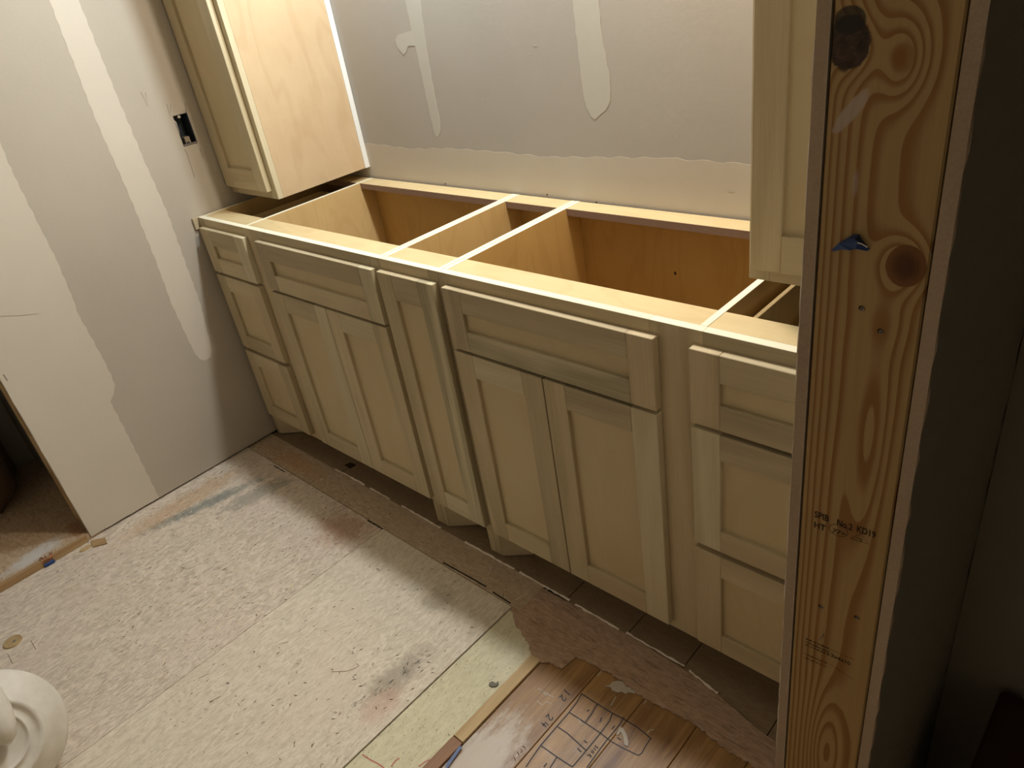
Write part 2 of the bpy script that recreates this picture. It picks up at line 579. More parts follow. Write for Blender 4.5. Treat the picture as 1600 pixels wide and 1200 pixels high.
def blob_patch(name, parent, pts, ax, a0, a1, mat, jit=0.002, sub=5):
    """thin trowelled patch with a slightly ragged outline"""
    out = []
    n = len(pts)
    for i in range(n):
        p, q = pts[i], pts[(i + 1) % n]
        L = math.hypot(q[0] - p[0], q[1] - p[1])
        k = max(1, min(40, int(L / 0.012)))
        for j in range(k):
            s = j / k
            x, y = p[0] + (q[0] - p[0]) * s, p[1] + (q[1] - p[1]) * s
            jx = jit * (math.sin(x * 83 + y * 141 + i) + random.uniform(-0.35, 0.35))
            if j: out.append((x + jx * (abs(q[1] - p[1]) / (L + 1e-9)), y + jx * (abs(q[0] - p[0]) / (L + 1e-9))))
            else: out.append((x, y))
    bm = bmesh.new()
    poly_prism(bm, out, ax, a0, a1)
    return link(name, bm, mat, parent)


def rnd_end(cx, z, r, k=7, a0=PI, a1=2 * PI, ry=None):
    ry = ry or r
    return [(cx + r * math.cos(a0 + (a1 - a0) * i / k), z + ry * math.sin(a0 + (a1 - a0) * i / k)) for i in range(k + 1)]


# joint compound on the back wall (x, z)
t1 = [(0.667, 2.40), (0.663, 1.40), (0.668, 1.25), (0.672, 1.11), (0.674, 1.052), (0.679, 1.032), (0.686, 1.024), (0.697, 1.032), (0.708, 1.046),
      (0.713, 1.075), (0.712, 1.16), (0.714, 1.27), (0.727, 1.40), (0.735, 2.40)]
blob_patch('joint_compound', wall_back, t1, 1, -0.0006, 0.0003, M['mud_back'], 0.0012)
blob_patch('joint_compound', wall_back, [(0.60, 1.318), (0.582, 1.305), (0.584, 1.285), (0.607, 1.262), (0.623, 1.272), (0.634, 1.285), (0.6668, 1.285), (0.6668, 1.325)],
           1, -0.0008, 0.0003, M['mud_back'], 0.001)
t2 = [(1.262, 2.40), (1.262, 1.36), (1.264, 1.25), (1.267, 1.16), (1.272, 1.118), (1.284, 1.096), (1.2977, 1.088), (1.314, 1.100), (1.334, 1.112),
      (1.349, 1.135), (1.352, 1.185), (1.346, 1.225), (1.338, 1.29), (1.338, 1.36), (1.342, 2.40)]
blob_patch('joint_compound', wall_back, t2, 1, -0.0006, 0.0003, M['mud_back'], 0.0012)
band = [(0.0, 0.80), (XS, 0.80), (XS, 1.005), (1.9, 1.006), (1.71, 1.0), (1.51, 1.004), (1.30, 0.995), (1.11, 0.987), (0.95, 0.992), (0.725, 0.993), (0.55, 0.984), (0.338, 0.992), (0.0, 0.99)]
blob_patch('joint_compound', wall_back, band, 1, -0.0005, 0.0003, M['mud_band'], 0.0022)

# left wall: one drywall skin with a cut-out for the electrical box, 8 mm off the floor
OY = -1.25         # edge of the opening
hy0, hy1, hz0, hz1 = -0.4806, -0.4320, 1.0955, 1.1915
bm = bmesh.new()
for (a, b, c, d) in [(OY, hy0, 0.008, CZ), (hy1, 0.0, 0.008, CZ), (hy0, hy1, 0.008, hz0), (hy0, hy1, hz1, CZ)]:
    bx(bm, -0.0127, 0.0, a, b, c, d)
wall_left = struct('wall_left', bm, M['drywall'])
bm = bmesh.new()
for (a, b, c, d) in [(OY + 0.045, hy0 - 0.004, -0.03, CZ), (hy1 + 0.004, 0.0, -0.03, CZ), (hy0 - 0.004, hy1 + 0.004, -0.03, hz0 - 0.004), (hy0 - 0.004, hy1 + 0.004, hz1 + 0.004, CZ)]:
    bx(bm, -0.10, -0.0130, a, b, c, d)
link('wall_framing', bm, M['dark'], wall_left)
# trimmer stud at the opening, slightly set back from the drywall edge
box('trimmer_stud', -0.135, -0.0130, OY + 0.003, OY + 0.043, 0.026, CZ, M['strip_yellow'], wall_left)

tp1 = [(-0.700, 2.40), (-0.698, 1.55), (-0.703, 1.37), (-0.707, 1.23), (-0.701, 1.015), (-0.703, 0.805), (-0.710, 0.624), (-0.703, 0.45), (-0.694, 0.415), (-0.676, 0.400),
       (-0.655, 0.404), (-0.643, 0.425), (-0.636, 0.465), (-0.629, 0.52), (-0.618, 0.60), (-0.616, 0.70), (-0.609, 0.92), (-0.617, 1.10), (-0.622, 1.34), (-0.622, 1.54), (-0.620, 2.40)]
blob_patch('joint_compound', wall_left, tp1, 0, -0.0003, 0.0006, M['mud'], 0.0015)
tp2 = [(OY + 0.001, 2.40), (OY + 0.001, 0.0095), (-1.0095, 0.0095), (-1.0095, 0.28), (-1.012, 0.415), (-0.992, 0.435), (-0.976, 0.462), (-0.974, 0.55), (-0.982, 0.72), (-0.977, 0.76),
       (-0.970, 0.886), (-0.971, 1.0), (-0.973, 1.155), (-0.968, 1.235), (-0.962, 1.30), (-0.97, 1.6), (-0.975, 2.40)]
blob_patch('joint_compound', wall_left, tp2, 0, -0.0003, 0.0006, M['mud'], 0.0015)


def wall_lines(name, segs, mat, wd, parent, ax, val, nrm):
    bm = bmesh.new()
    for sg in segs:
        strip(bm, [at(u, v, ax, val) for u, v in sg], wd, nrm, 0.0004)
    return link(name, bm, mat, parent)


for sg in ([(220, 144), (231, 167), (227, 145)], [(260, 162), (266, 183), (267, 163)], [(288, 233), (292, 240), (304, 277)], [(286, 172), (291, 177), (289, 160)],
           [(312, 232), (317, 246)]):
    wall_lines('pencil_mark', [sg], M['pencil'], 0.0013, wall_left, 0, 0.0, (1, 0, 0))
wall_lines('hairline_crack', [[(0, 494), (30, 493), (60, 490)]], M['drywall'], 0.0016, wall_left, 0, 0.0009, (1, 0, 0))
wall_lines('paper_tear', [[(5, 585), (12, 595)]], M['pencil'], 0.0022, wall_left, 0, 0.0009, (1, 0, 0))

# unseen front wall added for bounce light, ceiling, alcove behind the left opening
bm = bmesh.new()
bx(bm, -1.0, 3.6, YF - 0.1, YF, -0.05, CZ)
struct('wall_front_unseen', bm, M['drywall'])
bm = bmesh.new()
bx(bm, -1.1, 3.7, YF - 0.1, 0.1, CZ, CZ + 0.05)
struct('ceiling', bm, M['ceiling'])
bm = bmesh.new()
bx(bm, -0.80, -0.72, YF, OY + 0.10, -0.05, CZ)
struct('wall_alcove_back', bm, M['dim_wall'])
bm = bmesh.new()
bx(bm, -0.72, -0.10, OY + 0.043, OY + 0.10, 0.0, CZ)
struct('wall_alcove', bm, M['dim_wall'])
# right side: doorway between y = -0.911 and y = -1.75, then the wall goes on
bm = bmesh.new()
bx(bm, XS, XH, YF, -1.80, 0, CZ)
bx(bm, XS, XH, -1.80, YS, 2.08, CZ)
struct('wall_entry', bm, M['drywall'])

# ------------------------------------------------------------ right wall with its open end
def sheet_edge(name, x0, x1, rag, parent=None):
    """gypsum sheet standing in the yz plane, its cut end at YS; the paper corner at x = rag is ragged"""
    bm = bmesh.new()
    n = 150
    rows = []
    for i in range(n + 1):
        z = 0.004 + (CZ - 0.004) * i / n
        j = 0.0012 * math.sin(i * 0.9) + random.uniform(-0.0012, 0.0012)
        xa = x0 + (abs(j) if rag == x0 else 0)
        xb = x1 - (abs(j) if rag == x1 else 0)
        ch = 0.001 + random.uniform(0, 0.0012)
        if rag == x0: p = [(xa, YS + ch), (x0 + 0.002, YS), (x1, YS), (x1, 0), (xa, 0)]
        else: p = [(x0, YS), (x1 - 0.002, YS), (xb, YS + ch), (xb, 0), (x0, 0)]
        rows.append([bm.verts.new((a, b, z)) for a, b in p])
    for r, s in zip(rows, rows[1:]):
        for k in range(5):
            f = bm.faces.new((r[k], r[(k + 1) % 5], s[(k + 1) % 5], s[k]))
            c = (r[k].co + r[(k + 1) % 5].co) / 2
            f.material_index = 0 if c.y < YS + 0.01 else 1
    bm.faces.new(rows[0]); bm.faces.new(rows[-1])
    return link(name, bm, [M['gyp'], M['drywall'] if x0 < 2.3 else M['dim_wall']], parent)


wall_right = sheet_edge('wall_right', XS, XS + 0.0128, XS)
wall_right['kind'] = 'structure'
sheet_edge('gypsum_sheet', XH - 0.0135, XH, XH, wall_right)
box('paper_face', XS + 0.0129, XS + 0.0133, YS - 0.0003, -0.1, 0.004, CZ, M['mud'], wall_right, 0)
bm = bmesh.new()
bx(bm, XS + 0.0160, XH - 0.0150, YS + 0.045, -0.01, 0.0, CZ)
link('wall_framing', bm, M['dark'], wall_right)

SX0, SX1 = XS + 0.0152, XH - 0.0150
SY = YS - 0.0004
stud = box('wall_stud', SX0, SX1, SY, SY + 0.040, 0.002, CZ, M['stud'], None, 0.0016)
tag(stud, 'knotty pine wall stud with grade stamp, exposed between two drywall edges', 'stud')


def screw(u, v, r, nm='screw'):
    p = at(u, v, 1, SY)
    bm = bmesh.new()
    Mx = Matrix.Translation(p) @ Matrix.Rotation(PI / 2, 4, 'X')
    lathe(bm, [(0.0001, -0.0002), (r * 0.28, -0.0002), (r * 0.34, 0.0006), (r * 0.8, 0.0010), (r, 0.0006), (r, -0.001)], Mx, 16)
    return link(nm, bm, M['steel'], stud, True)


for u, v in ((1347, 482), (1376.5, 518), (1283, 948), (1339, 965)):
    bm = bmesh.new()
    p = at(u - 1.2, v - 0.6, 1, SY)
    lathe(bm, [(0.0001, 0.0003), (0.0024, 0.0003), (0.0026, -0.0004)], Matrix.Translation(p) @ Matrix.Rotation(PI / 2, 4, 'X'), 12)
    link('screw_hole', bm, M['ink'], stud)
    screw(u + 0.8, v + 0.5, 0.0020)
bm = bmesh.new()
tube(bm, [at(u, v, 1, SY - dd) for u, v, dd in ((1281, 999, 0.0), (1283, 996, 0.0014), (1286, 992, 0.0014), (1287, 990, 0.0))], 0.0005, 6)
link('staple', bm, M['steel'], stud)

# grade stamp
def text(s, u, v, size, mat, parent, dx=1.0, sh=0.0, rot=0.0):
    cu = bpy.data.curves.new('t', 'FONT')
    cu.body = s
    cu.size = 1.0
    cu.resolution_u = 3
    cu.offset = 0.022
    o = bpy.data.objects.new('t', cu)
    COL.objects.link(o)
    dg = bpy.context.evaluated_depsgraph_get()
    me = bpy.data.meshes.new_from_object(o.evaluated_get(dg))
    bpy.data.objects.remove(o)
    p = at(u, v, 1, SY)
    bm = bmesh.new()
    bm.from_mesh(me)
    for q in bm.verts:
        x, z = q.co.x * size * dx + q.co.y * size * sh, q.co.y * size
        q.co = Vector((p.x + x * math.cos(rot) - z * math.sin(rot), SY - 0.0003, p.z + x * math.sin(rot) + z * math.cos(rot)))
    return link('stamp_lettering', bm, mat, parent)


text('SPIB', 1272.5, 807, 0.0118, M['ink'], stud, 0.72)
text('No.2', 1307, 820, 0.0118, M['ink'], stud, 0.66)
text('KD19', 1338, 830, 0.0118, M['ink'], stud, 0.66)
text('HT', 1271.5, 823, 0.0112, M['ink'], stud, 0.82)
text('77', 1299.5, 831, 0.0082, M['ink'], stud, 1.0, 0.25)
text('P', 1315, 835, 0.0050, M['ink'], stud, 1.4)
text('2x4x10', 1298, 1025, 0.0074, M['ink'], stud, 1.0)


def stud_line(pts, wd, mat, name='stamp_line', closed=False):
    bm = bmesh.new()
    q = [at(u, v, 1, SY) for u, v in pts]
    if closed: q.append(q[0])
    strip(bm, q, wd, (0, -1, 0), 0.0003)
    return link(name, bm, mat, stud)


el = []
for k in range(25):
    a = 2 * PI * k / 24
    x, y = 15.0 * math.cos(a), 8.6 * math.sin(a)
    el.append((1310 + x * 0.965 - y * 0.1, 828.5 + x * 0.30 + y))
stud_line(el, 0.0006, M['ink'])
stud_line([(1330, 841), (1345.5, 834), (1359, 850.5), (1330, 841)], 0.0006, M['ink'])
stud_line([(1339, 840), (1348, 843), (1344, 846)], 0.0010, M['ink'])
# dense barcode-like mill stamp
for row, (u0, v0, u1, v1, mt) in enumerate([(1259, 997.5, 1295, 1013, 'ink'), (1259, 1002.5, 1296, 1019, 'ink'), (1258.5, 1007.0, 1296, 1023.0, 'ink'),
                                            (1257, 1021, 1292, 1036, 'ink_faint'), (1257, 1027, 1292, 1042, 'ink_faint'), (1297, 1014, 1335, 1031, 'ink_faint'), (1296, 1037, 1332, 1061, 'ink_faint')]):
    bm = bmesh.new()
    s = 0.0
    while s < 1:
        e = min(1.0, s + random.uniform(0.03, 0.14))
        q = [at(u0 + (u1 - u0) * k, v0 + (v1 - v0) * k, 1, SY) for k in (s, e)]
        strip(bm, q, random.uniform(0.0014, 0.0027) if row < 5 else 0.0009, (0, -1, 0), 0.0003)
        s = e + random.uniform(0.01, 0.05)
    link('stamp_line', bm, M[mt], stud)

# blue folded scrap held on the stud
bm = bmesh.new()
A2 = ((1299, 390.5), (1313, 378), (1325, 371), (1334, 365.5), (1343, 366), (1346, 373), (1359, 389), (1357, 391), (1341, 385), (1333, 386.5), (1318, 387), (1304, 392))
A = [at(u, v, 1, SY) for u, v in A2]
off = [0.0, -0.003, -0.006, -0.009, -0.009, -0.006, -0.001, -0.001, -0.005, -0.006, -0.003, 0.0]
fr = [bm.verts.new(a + Vector((0, o - 0.0012, 0))) for a, o in zip(A, off)]
bk = [bm.verts.new(a + Vector((0, -0.0002, 0))) for a in A]
n = len(A)
for tri in tessellate_polygon([[Vector((p[0], p[1], 0)) for p in A2]]):
    bm.faces.new([fr[k] for k in tri]); bm.faces.new([bk[k] for k in tri])
for i in range(n): bm.faces.new((fr[i], bk[i], bk[(i + 1) % n], fr[(i + 1) % n]))
bt = link('plastic_wedge', bm, M['blue'])
bm = bmesh.new()
strip(bm, [at(u, v, 1, SY - 0.009) for u, v in ((1340, 379), (1347, 381), (1356, 386.5))], 0.0011, (0, -1, 0), 0.0004)
link('highlight_strip', bm, M['wire_white'], bt)  # painted highlight: white strip for the bright glint on the wedge
tag(bt, 'small folded blue plastic wedge stuck on the face of the pine stud', 'wedge')

# ------------------------------------------------------------ floor
bm = bmesh.new()
bx(bm, -0.13, 3.6, YF, 0.1, -0.06, -0.0105)
floor = struct('floor', bm, M['dark'])


def slab(name, x0, x1, y0, y1, mat, top=0.0, th=0.010, bev=0.0008):
    return box(name, x0, x1, y0, y1, top - th, top, mat, floor, bev)


slab('plywood_sheet', -0.012, 0.8320, YF, -0.6485, M['sheet_a'])
slab('plywood_sheet', 0.8332, 1.3850, YF, -0.6480, M['sheet_b'])
slab('filler_board', 1.3885, 1.5295, YF, -0.6480, M['sheet_c'], -0.001)
slab('plywood_strip', -0.012, 1.4120, -0.6465, -0.5435, M['sheet_d'], -0.0004)
# torn veneer over the oak boards: ragged front edge
rag = []
xs = [1.3875, 1.44, 1.50, 1.535, 1.552, 1.585, 1.617, 1.622, 1.68, 1.72, 1.76, 1.80, 1.87, 1.94, 2.0, 2.04, 2.09, 2.22]
ys = [-0.655, -0.690, -0.712, -0.738, -0.741, -0.7235, -0.722, -0.672, -0.668, -0.664, -0.668, -0.672, -0.668, -0.662, -0.671, -0.674, -0.672, -0.674]
for i in range(len(xs) - 1):
    k = max(1, int((xs[i + 1] - xs[i]) / 0.006))
    for j in range(k):
        s = j / k
        rag.append((xs[i] + (xs[i + 1] - xs[i]) * s, ys[i] + (ys[i + 1] - ys[i]) * s + random.uniform(-0.003, 0.003)))
rag.append((2.2215, -0.674))
bm = bmesh.new()
poly_prism(bm, [(1.4135, -0.552), (1.4125, -0.648), (1.386, -0.6485)] + rag + [(2.2215, -0.612), (2.05, -0.596), (1.90, -0.559), (1.70, -0.549)], 2, -0.0035, 0.0008)
link('torn_veneer_sheet', bm, M['veneer'], floor)
slab('wood_strip', 1.5305, 1.5600, -1.0000, -0.7330, M['strip_yellow'], 0.0025)
slab('wood_strip', 1.5305, 1.5600, YF, -1.0020, M['strip_brown'], 0.0015)
bw = [1.5615, 1.6900, 1.8160, 1.9440, 2.0660, 2.1900]
for i, (a, b) in enumerate(zip(bw, bw[1:] + [2.318])):
    if i == 0: slab('oak_floorboard', a, b - 0.0012, YF, -0.66, M['oak'], -0.0038, 0.0065, 0.0012)
    else: slab('oak_floorboard', a, b - 0.0012, YF, -0.60, M['oak'], -0.0038 - 0.0003 * (i % 2), 0.006, 0.0012)
for i, (a, b) in enumerate(zip([2.319, 2.446, 2.572, 2.70, 2.83, 2.96, 3.09, 3.22, 3.35], [2.446, 2.572, 2.70, 2.83, 2.96, 3.09, 3.22, 3.35, 3.48])):
    slab('oak_floorboard', a, b - 0.0012, YF, -0.50, M['oak'], -0.0038, 0.0065, 0.0012)
# old brown boards running under the cabinets
ob = [-0.012, 0.4600, 0.9640, 1.4880, 1.6830, 1.8430, 2.0700, 2.2215]
for i, (a, b) in enumerate(zip(ob, ob[1:])):
    slab('old_floorboard', a, b - 0.0022, -0.5425 - (0.085 if i > 2 else 0), 0.0, M['oldboard'], -0.0040, 0.006)
blue_seg = [[(720, 1166), (712, 1178), (703, 1190), (697, 1199)]]
# pale caulk line along the edge of the old boards
for (x0, y0, x1, y1) in [(0.43, -0.5435, 0.60, -0.5415), (0.63, -0.5420, 0.74, -0.5420), (0.80, -0.5420, 0.99, -0.5435), (1.10, -0.5440, 1.30, -0.5440), (1.32, -0.5440, 1.50, -0.5440),
                         (1.52, -0.5460, 1.66, -0.5485), (1.68, -0.5460, 1.845, -0.5490), (1.86, -0.5520, 1.94, -0.5680)]:
    bm = bmesh.new()
    k = 14
    pts = [Vector((x0 + (x1 - x0) * i / k, y0 + (y1 - y0) * i / k + random.uniform(-0.0012, 0.0012), 0.0)) for i in range(k + 1)]
    tube(bm, pts, [0.0016 + random.uniform(0, 0.0026) for _ in pts], 6)
    for v in bm.verts: v.co.z = 0.0009 + v.co.z * 0.5
    link('caulk_line', bm, M['white_line'], floor)

# hand-drawn plan in black marker on the oak boards
FL = -0.0038
OX, OYP = 800, 1040
def fp(x, y): return at(OX + x / 6.154, OYP + y / 6.156, 2, FL)


def marks(name, segs, mat, wd, lift=0.0004):
    bm = bmesh.new()
    for sg in segs: strip(bm, [fp(x, y) for x, y in sg], wd, (0, 0, 1), lift)
    return link(name, bm, mat, floor)


marks('marker_drawing', [
    [(668, 270), (820, 368), (965, 458), (1075, 515), (1200, 590), (1345, 708)],
    [(672, 268), (625, 350), (545, 455), (440, 575), (275, 768), (190, 890), (135, 975)],
    [(820, 370), (775, 450), (705, 548)],
    [(965, 458), (940, 530), (850, 650), (715, 815), (580, 975)],
    [(1078, 495), (1040, 560), (960, 660), (915, 710), (840, 810), (720, 980)],
    [(550, 450), (660, 520), (850, 650), (960, 735), (1080, 800), (1215, 865)],
    [(440, 590), (530, 650), (620, 730), (710, 815)],
    [(275, 768), (350, 820), (430, 878), (580, 975)],
    [(1215, 865), (1250, 840), (1275, 790), (1330, 705)],
    [(430, 880), (400, 930), (365, 985)],
    [(720, 440), (745, 425)], [(845, 545), (862, 500)], [(960, 610), (988, 578)], [(1012, 692), (1048, 716)], [(690, 720), (722, 742)],
    [(630, 795), (668, 832)], [(305, 975), (335, 940)]], M['marker'], 0.0026)
GL = {'1': [[(0.1, 0), (0.1, 1)]], '2': [[(0, 0.78), (0.14, 0.97), (0.42, 1.0), (0.58, 0.8), (0.48, 0.5), (0.0, 0.02), (0.3, 0.08), (0.64, 0.0)]],
      '4': [[(0.12, 1.0), (0.02, 0.42), (0.7, 0.45)], [(0.5, 0.95), (0.46, 0.0)]],
      'S': [[(0.5, 0.88), (0.28, 1.0), (0.05, 0.8), (0.25, 0.52), (0.5, 0.28), (0.3, 0.0), (0.0, 0.12)]], 'I': [[(0.2, 0), (0.2, 1)]],
      'N': [[(0, 0), (0.02, 1), (0.5, 0.02), (0.52, 1)]], 'K': [[(0, 0), (0, 1)], [(0.5, 1), (0.02, 0.45), (0.55, 0)]]}


def glyph(ch, cx, cy, sz):
    """strokes of one hand-drawn character centred at (cx, cy), written at an angle on the boards"""
    dx, dy, ux, uy = -0.65, 0.75, 0.75, 0.65
    return [[(cx + sz * ((x - 0.3) * dx + (y - 0.5) * ux), cy + sz * ((x - 0.3) * dy + (y - 0.5) * uy)) for x, y in g] for g in GL[ch]]


marks('marker_numerals', glyph('1', 519, 270, 76) + glyph('2', 491, 312, 62) + glyph('2', 362, 497, 64) + glyph('4', 316, 563, 66), M['marker'], 0.0026)
marks('marker_lettering', glyph('S', 812, 784, 36) + glyph('I', 793, 806, 34) + glyph('N', 774, 832, 38) + glyph('K', 744, 872, 44), M['marker'], 0.0020)
marks('faint_numerals', [[(100, 775), (130, 790)], [(85, 800), (100, 830), (80, 835)], [(20, 880), (35, 915)], [(50, 830), (70, 860)]], M['ink_faint'], 0.0018)
marks('chalk_scratch', [[(250, 215), (290, 245), (330, 270), (400, 305)], [(290, 245), (330, 290), (345, 260)], [(240, 340), (290, 380), (330, 350), (380, 365)],
                        [(640, 510), (660, 560), (685, 570), (660, 575)], [(120, 770), (160, 800)]], M['paper_scrap'], 0.0022)
marks('chalk_scratch', [[(950, 385), (1000, 300)], [(1270, 365), (1310, 315)], [(820, 100), (860, 55)], [(1300, 650), (1330, 620), (1365, 618)], [(1430, 405), (1450, 375)]], M['paper_scrap'], 0.0026)
# red chalk squiggles and dashes on the pale sheets
def fmark(name, segs, mat, wd, z=0.0):
    bm = bmesh.new()
    for sg in segs: strip(bm, [at(u, v, 2, z) for u, v in sg], wd, (0, 0, 1), 0.0004)
    return link(name, bm, mat, floor)


fmark('red_chalk_mark', [[(566, 1179), (578, 1187), (590, 1193), (600, 1200)], [(611, 1198), (617, 1190), (624, 1184)], [(654, 1198), (662, 1192), (671, 1187)]], M['red_chalk'], 0.003, -0.001)
fmark('dark_scratch', [[(517, 1050), (541, 1049), (553, 1045), (561, 1041), (557, 1037)], [(327, 1097), (345, 1088)], [(435, 1007), (450, 1003)], [(372, 1099), (374, 1103)],
                       [(310, 1060), (328, 1052)], [(48, 1001), (56, 1015)], [(12, 1022), (20, 1038)]], M['ink_faint'], 0.0014)


fmark('blue_smear', blue_seg, NT('blue_smear').done(lin(104, 118, 150), 0.6), 0.008, 0.0018)
fmark('seam_gap', [[(428, 727.5), (437, 733), (446, 738)], [(574, 813), (586, 820), (598, 827)], [(692, 879), (725, 897), (760, 917)], [(770, 925), (798, 943)]], M['dark'], 0.0042, 0.0)
fmark('pale_scratch', [[(768, 884), (765, 893), (762, 900)], [(805, 938), (822, 928)], [(842, 926), (858, 920)], [(523, 747), (527, 742)]], M['paper_scrap'], 0.004, 0.0002)
bm = bmesh.new()
for (u, v, L, H_) in [(833, 70.5, 6, 1), (828, 84, 2, 1), (791, 204, 2, 2), (753, 154, 2, 1), (1056, 211, 1, 6), (735, 222, 2, 1), (661, 108, 3, 2), (669, 147, 3, 2), (676, 178, 2, 2), (1138, 299, 9, 1), (992, 318, 2, 7)]:
    strip(bm, [at(u, v, 1, -0.0006), at(u + L, v + H_ - 1, 1, -0.0006)], 0.0022, (0, -1, 0), 0.0004)
link('surface_nick', bm, M['mud_back'], wall_back)
for u, v in ((932, 316), (696, 287), (855, 304), (393, 278)):
    if u < 400: continue
    bm = bmesh.new()
    bx(bm, *[c for k in range(3) for c in ((at(u, v, 1, -0.0006)[k] - 0.0016), (at(u, v, 1, -0.0006)[k] + 0.0016))])
    link('dark_fleck', bm, M['ink'], wall_back)

# grey printed marks on sheet b
bm = bmesh.new()
for (u, v, uu, vv, n) in [(640, 1046, 30, -22, 22), (600, 1075, 40, -26, 26), (560, 1098, 30, -18, 12), (660, 1028, 26, -20, 14)]:
    for i in range(n):
        a, b = random.uniform(-0.5, 0.5), random.uniform(-0.5, 0.5)
        cu_, cv = u + uu * a + 6 * b, v + vv * a + 8 * b
        L = random.uniform(2, 6)
        strip(bm, [at(cu_, cv, 2, 0), at(cu_ + L, cv - L * 0.75, 2, 0)], random.uniform(0.0008, 0.002), (0, 0, 1), 0.0003)
link('grey_stencil_print', bm, NT('grey_print').done(lin(138, 132, 118), 0.9), floor)

# ------------------------------------------------------------ opening on the left: raised subfloor, alcove
bm = bmesh.new()
n = 24
pts = []
for i in range(n + 1):
    y = YF + (OY + 0.043 - YF) * i / n
    pts.append((-0.004 + random.uniform(-0.002, 0.002), y))
poly_prism(bm, [(-0.72, YF), *pts, (-0.72, OY + 0.043)], 2, -0.01, 0.026)
o = link('floor_alcove', bm, M['alcove'])
o['kind'] = 'structure'
thr = box('threshold_board', -0.0035, 0.0055, -2.30, OY - 0.012, 0.0005, 0.0268, M['strip_yellow'], None, 0.0015)
tag(thr, 'raw wood board edging the raised floor in the left wall opening', 'board')
cl = empty('wire_clip', at(82, 886, 0, 0.008), 'dark blue plastic clip with bare copper wire ends on the threshold board', 'clip')
bm = bmesh.new()
c0 = at(80, 884, 0, 0.0062)
bx(bm, 0.0060, 0.0130, c0.y - 0.016, c0.y + 0.016, 0.0008, 0.013, 0.002)
link('clip_body', bm, M['blue'], cl)
for k in range(6):
    bm = bmesh.new()
    y = c0.y - 0.014 + 0.0055 * k
    tube(bm, [Vector((0.0085, y, 0.0115)), Vector((0.0075, y + 0.002, 0.022)), Vector((0.001, y + random.uniform(-0.006, 0.006), 0.0293)), Vector((-0.012, y + random.uniform(-0.01, 0.01), 0.0292))], 0.0011, 6)
    link('copper_wire', bm, M['copper'], cl)

# dim things inside the alcove
bm = bmesh.new()
vs = bx(bm, -0.66, -0.36, -1.75, -1.30, 0.0265, 0.62, 0.07)
bmesh.ops.rotate(bm, verts=bm.verts[:], cent=(-0.45, -1.35, 0), matrix=Matrix.Rotation(-0.32, 3, 'Z'))
for v in bm.verts: v.co.x += 0.01; v.co.y -= 0.03
ob_ = link('storage_tub', bm, M['dark_bin'], None, True)
tag(ob_, 'large dark round-edged tub standing in shade behind the wall opening', 'tub')

# ------------------------------------------------------------ electrical box in the left wall
eb = empty('electrical_box', (-0.02, (hy0 + hy1) / 2, hz0), 'empty dark blue electrical box recessed in the left drywall', 'electrical box')
bm = bmesh.new()
t_ = 0.002
bx(bm, -0.060, -0.057, hy0 - 0.002, hy1 + 0.002, hz0 - 0.002, hz1 + 0.002)
bx(bm, -0.057, -0.004, hy0 - 0.0025, hy0 + 0.0015, hz0 - 0.002, hz1 + 0.002)
bx(bm, -0.057, -0.004, hy1 - 0.0015, hy1 + 0.0025, hz0 - 0.002, hz1 + 0.002)
bx(bm, -0.057, -0.004, hy0, hy1, hz0 - 0.002, hz0 + 0.002)
bx(bm, -0.057, -0.004, hy0, hy1, hz1 - 0.002, hz1 + 0.002)
link('box_shell', bm, M['box_blue'], eb)
ym = (hy0 + hy1) / 2
for zz, s in ((hz1 - 0.007, 1), (hz0 + 0.007, -1)):
    bm = bmesh.new()
    Mx = Matrix.Translation((-0.006, ym - 0.004, zz)) @ Matrix.Rotation(PI / 2, 4, 'Y')
    lathe(bm, [(0.0018, 0.0), (0.0042, 0.0), (0.0046, 0.002), (0.0042, 0.004), (0.0018, 0.004)], Mx, 16)
    link('screw_boss', bm, M['wire_white'] if s > 0 else M['box_blue'], eb, True)
bm = bmesh.new()
tube(bm, [Vector((-0.050, hy0 + 0.010, hz1 - 0.02)), Vector((-0.018, hy0 + 0.005, hz1 - 0.012)), Vector((-0.003, hy0 + 0.004, hz1 - 0.02)), Vector((-0.003, hy0 + 0.004, hz1 - 0.045)), Vector((-0.02, hy0 + 0.006, hz0 + 0.03))], 0.0013, 8)
link('wire', bm, M['wire_white'], eb, True)
bm = bmesh.new()
bx(bm, -0.030, -0.008, ym - 0.010, ym + 0.008, hz0 + 0.003, hz0 + 0.026, 0.001)
link('cable_clamp', bm, NT('clamp_beige').done(lin(150, 136, 116), 0.5), eb)
bm = bmesh.new()
bx(bm, -0.008, 0.0022, hy0 + 0.001, hy1 - 0.001, hz0 + 0.001, hz0 + 0.006, 0.0015)
link('box_lip', bm, NT('lip_grey').done(lin(120, 112, 104), 0.5), eb)

# ------------------------------------------------------------ cabinets
TONES = ['warm', 'pale', 'green', 'grey', 'pink']


def tone(k, ax): return M['pop_%s_%s' % (k, ax)]


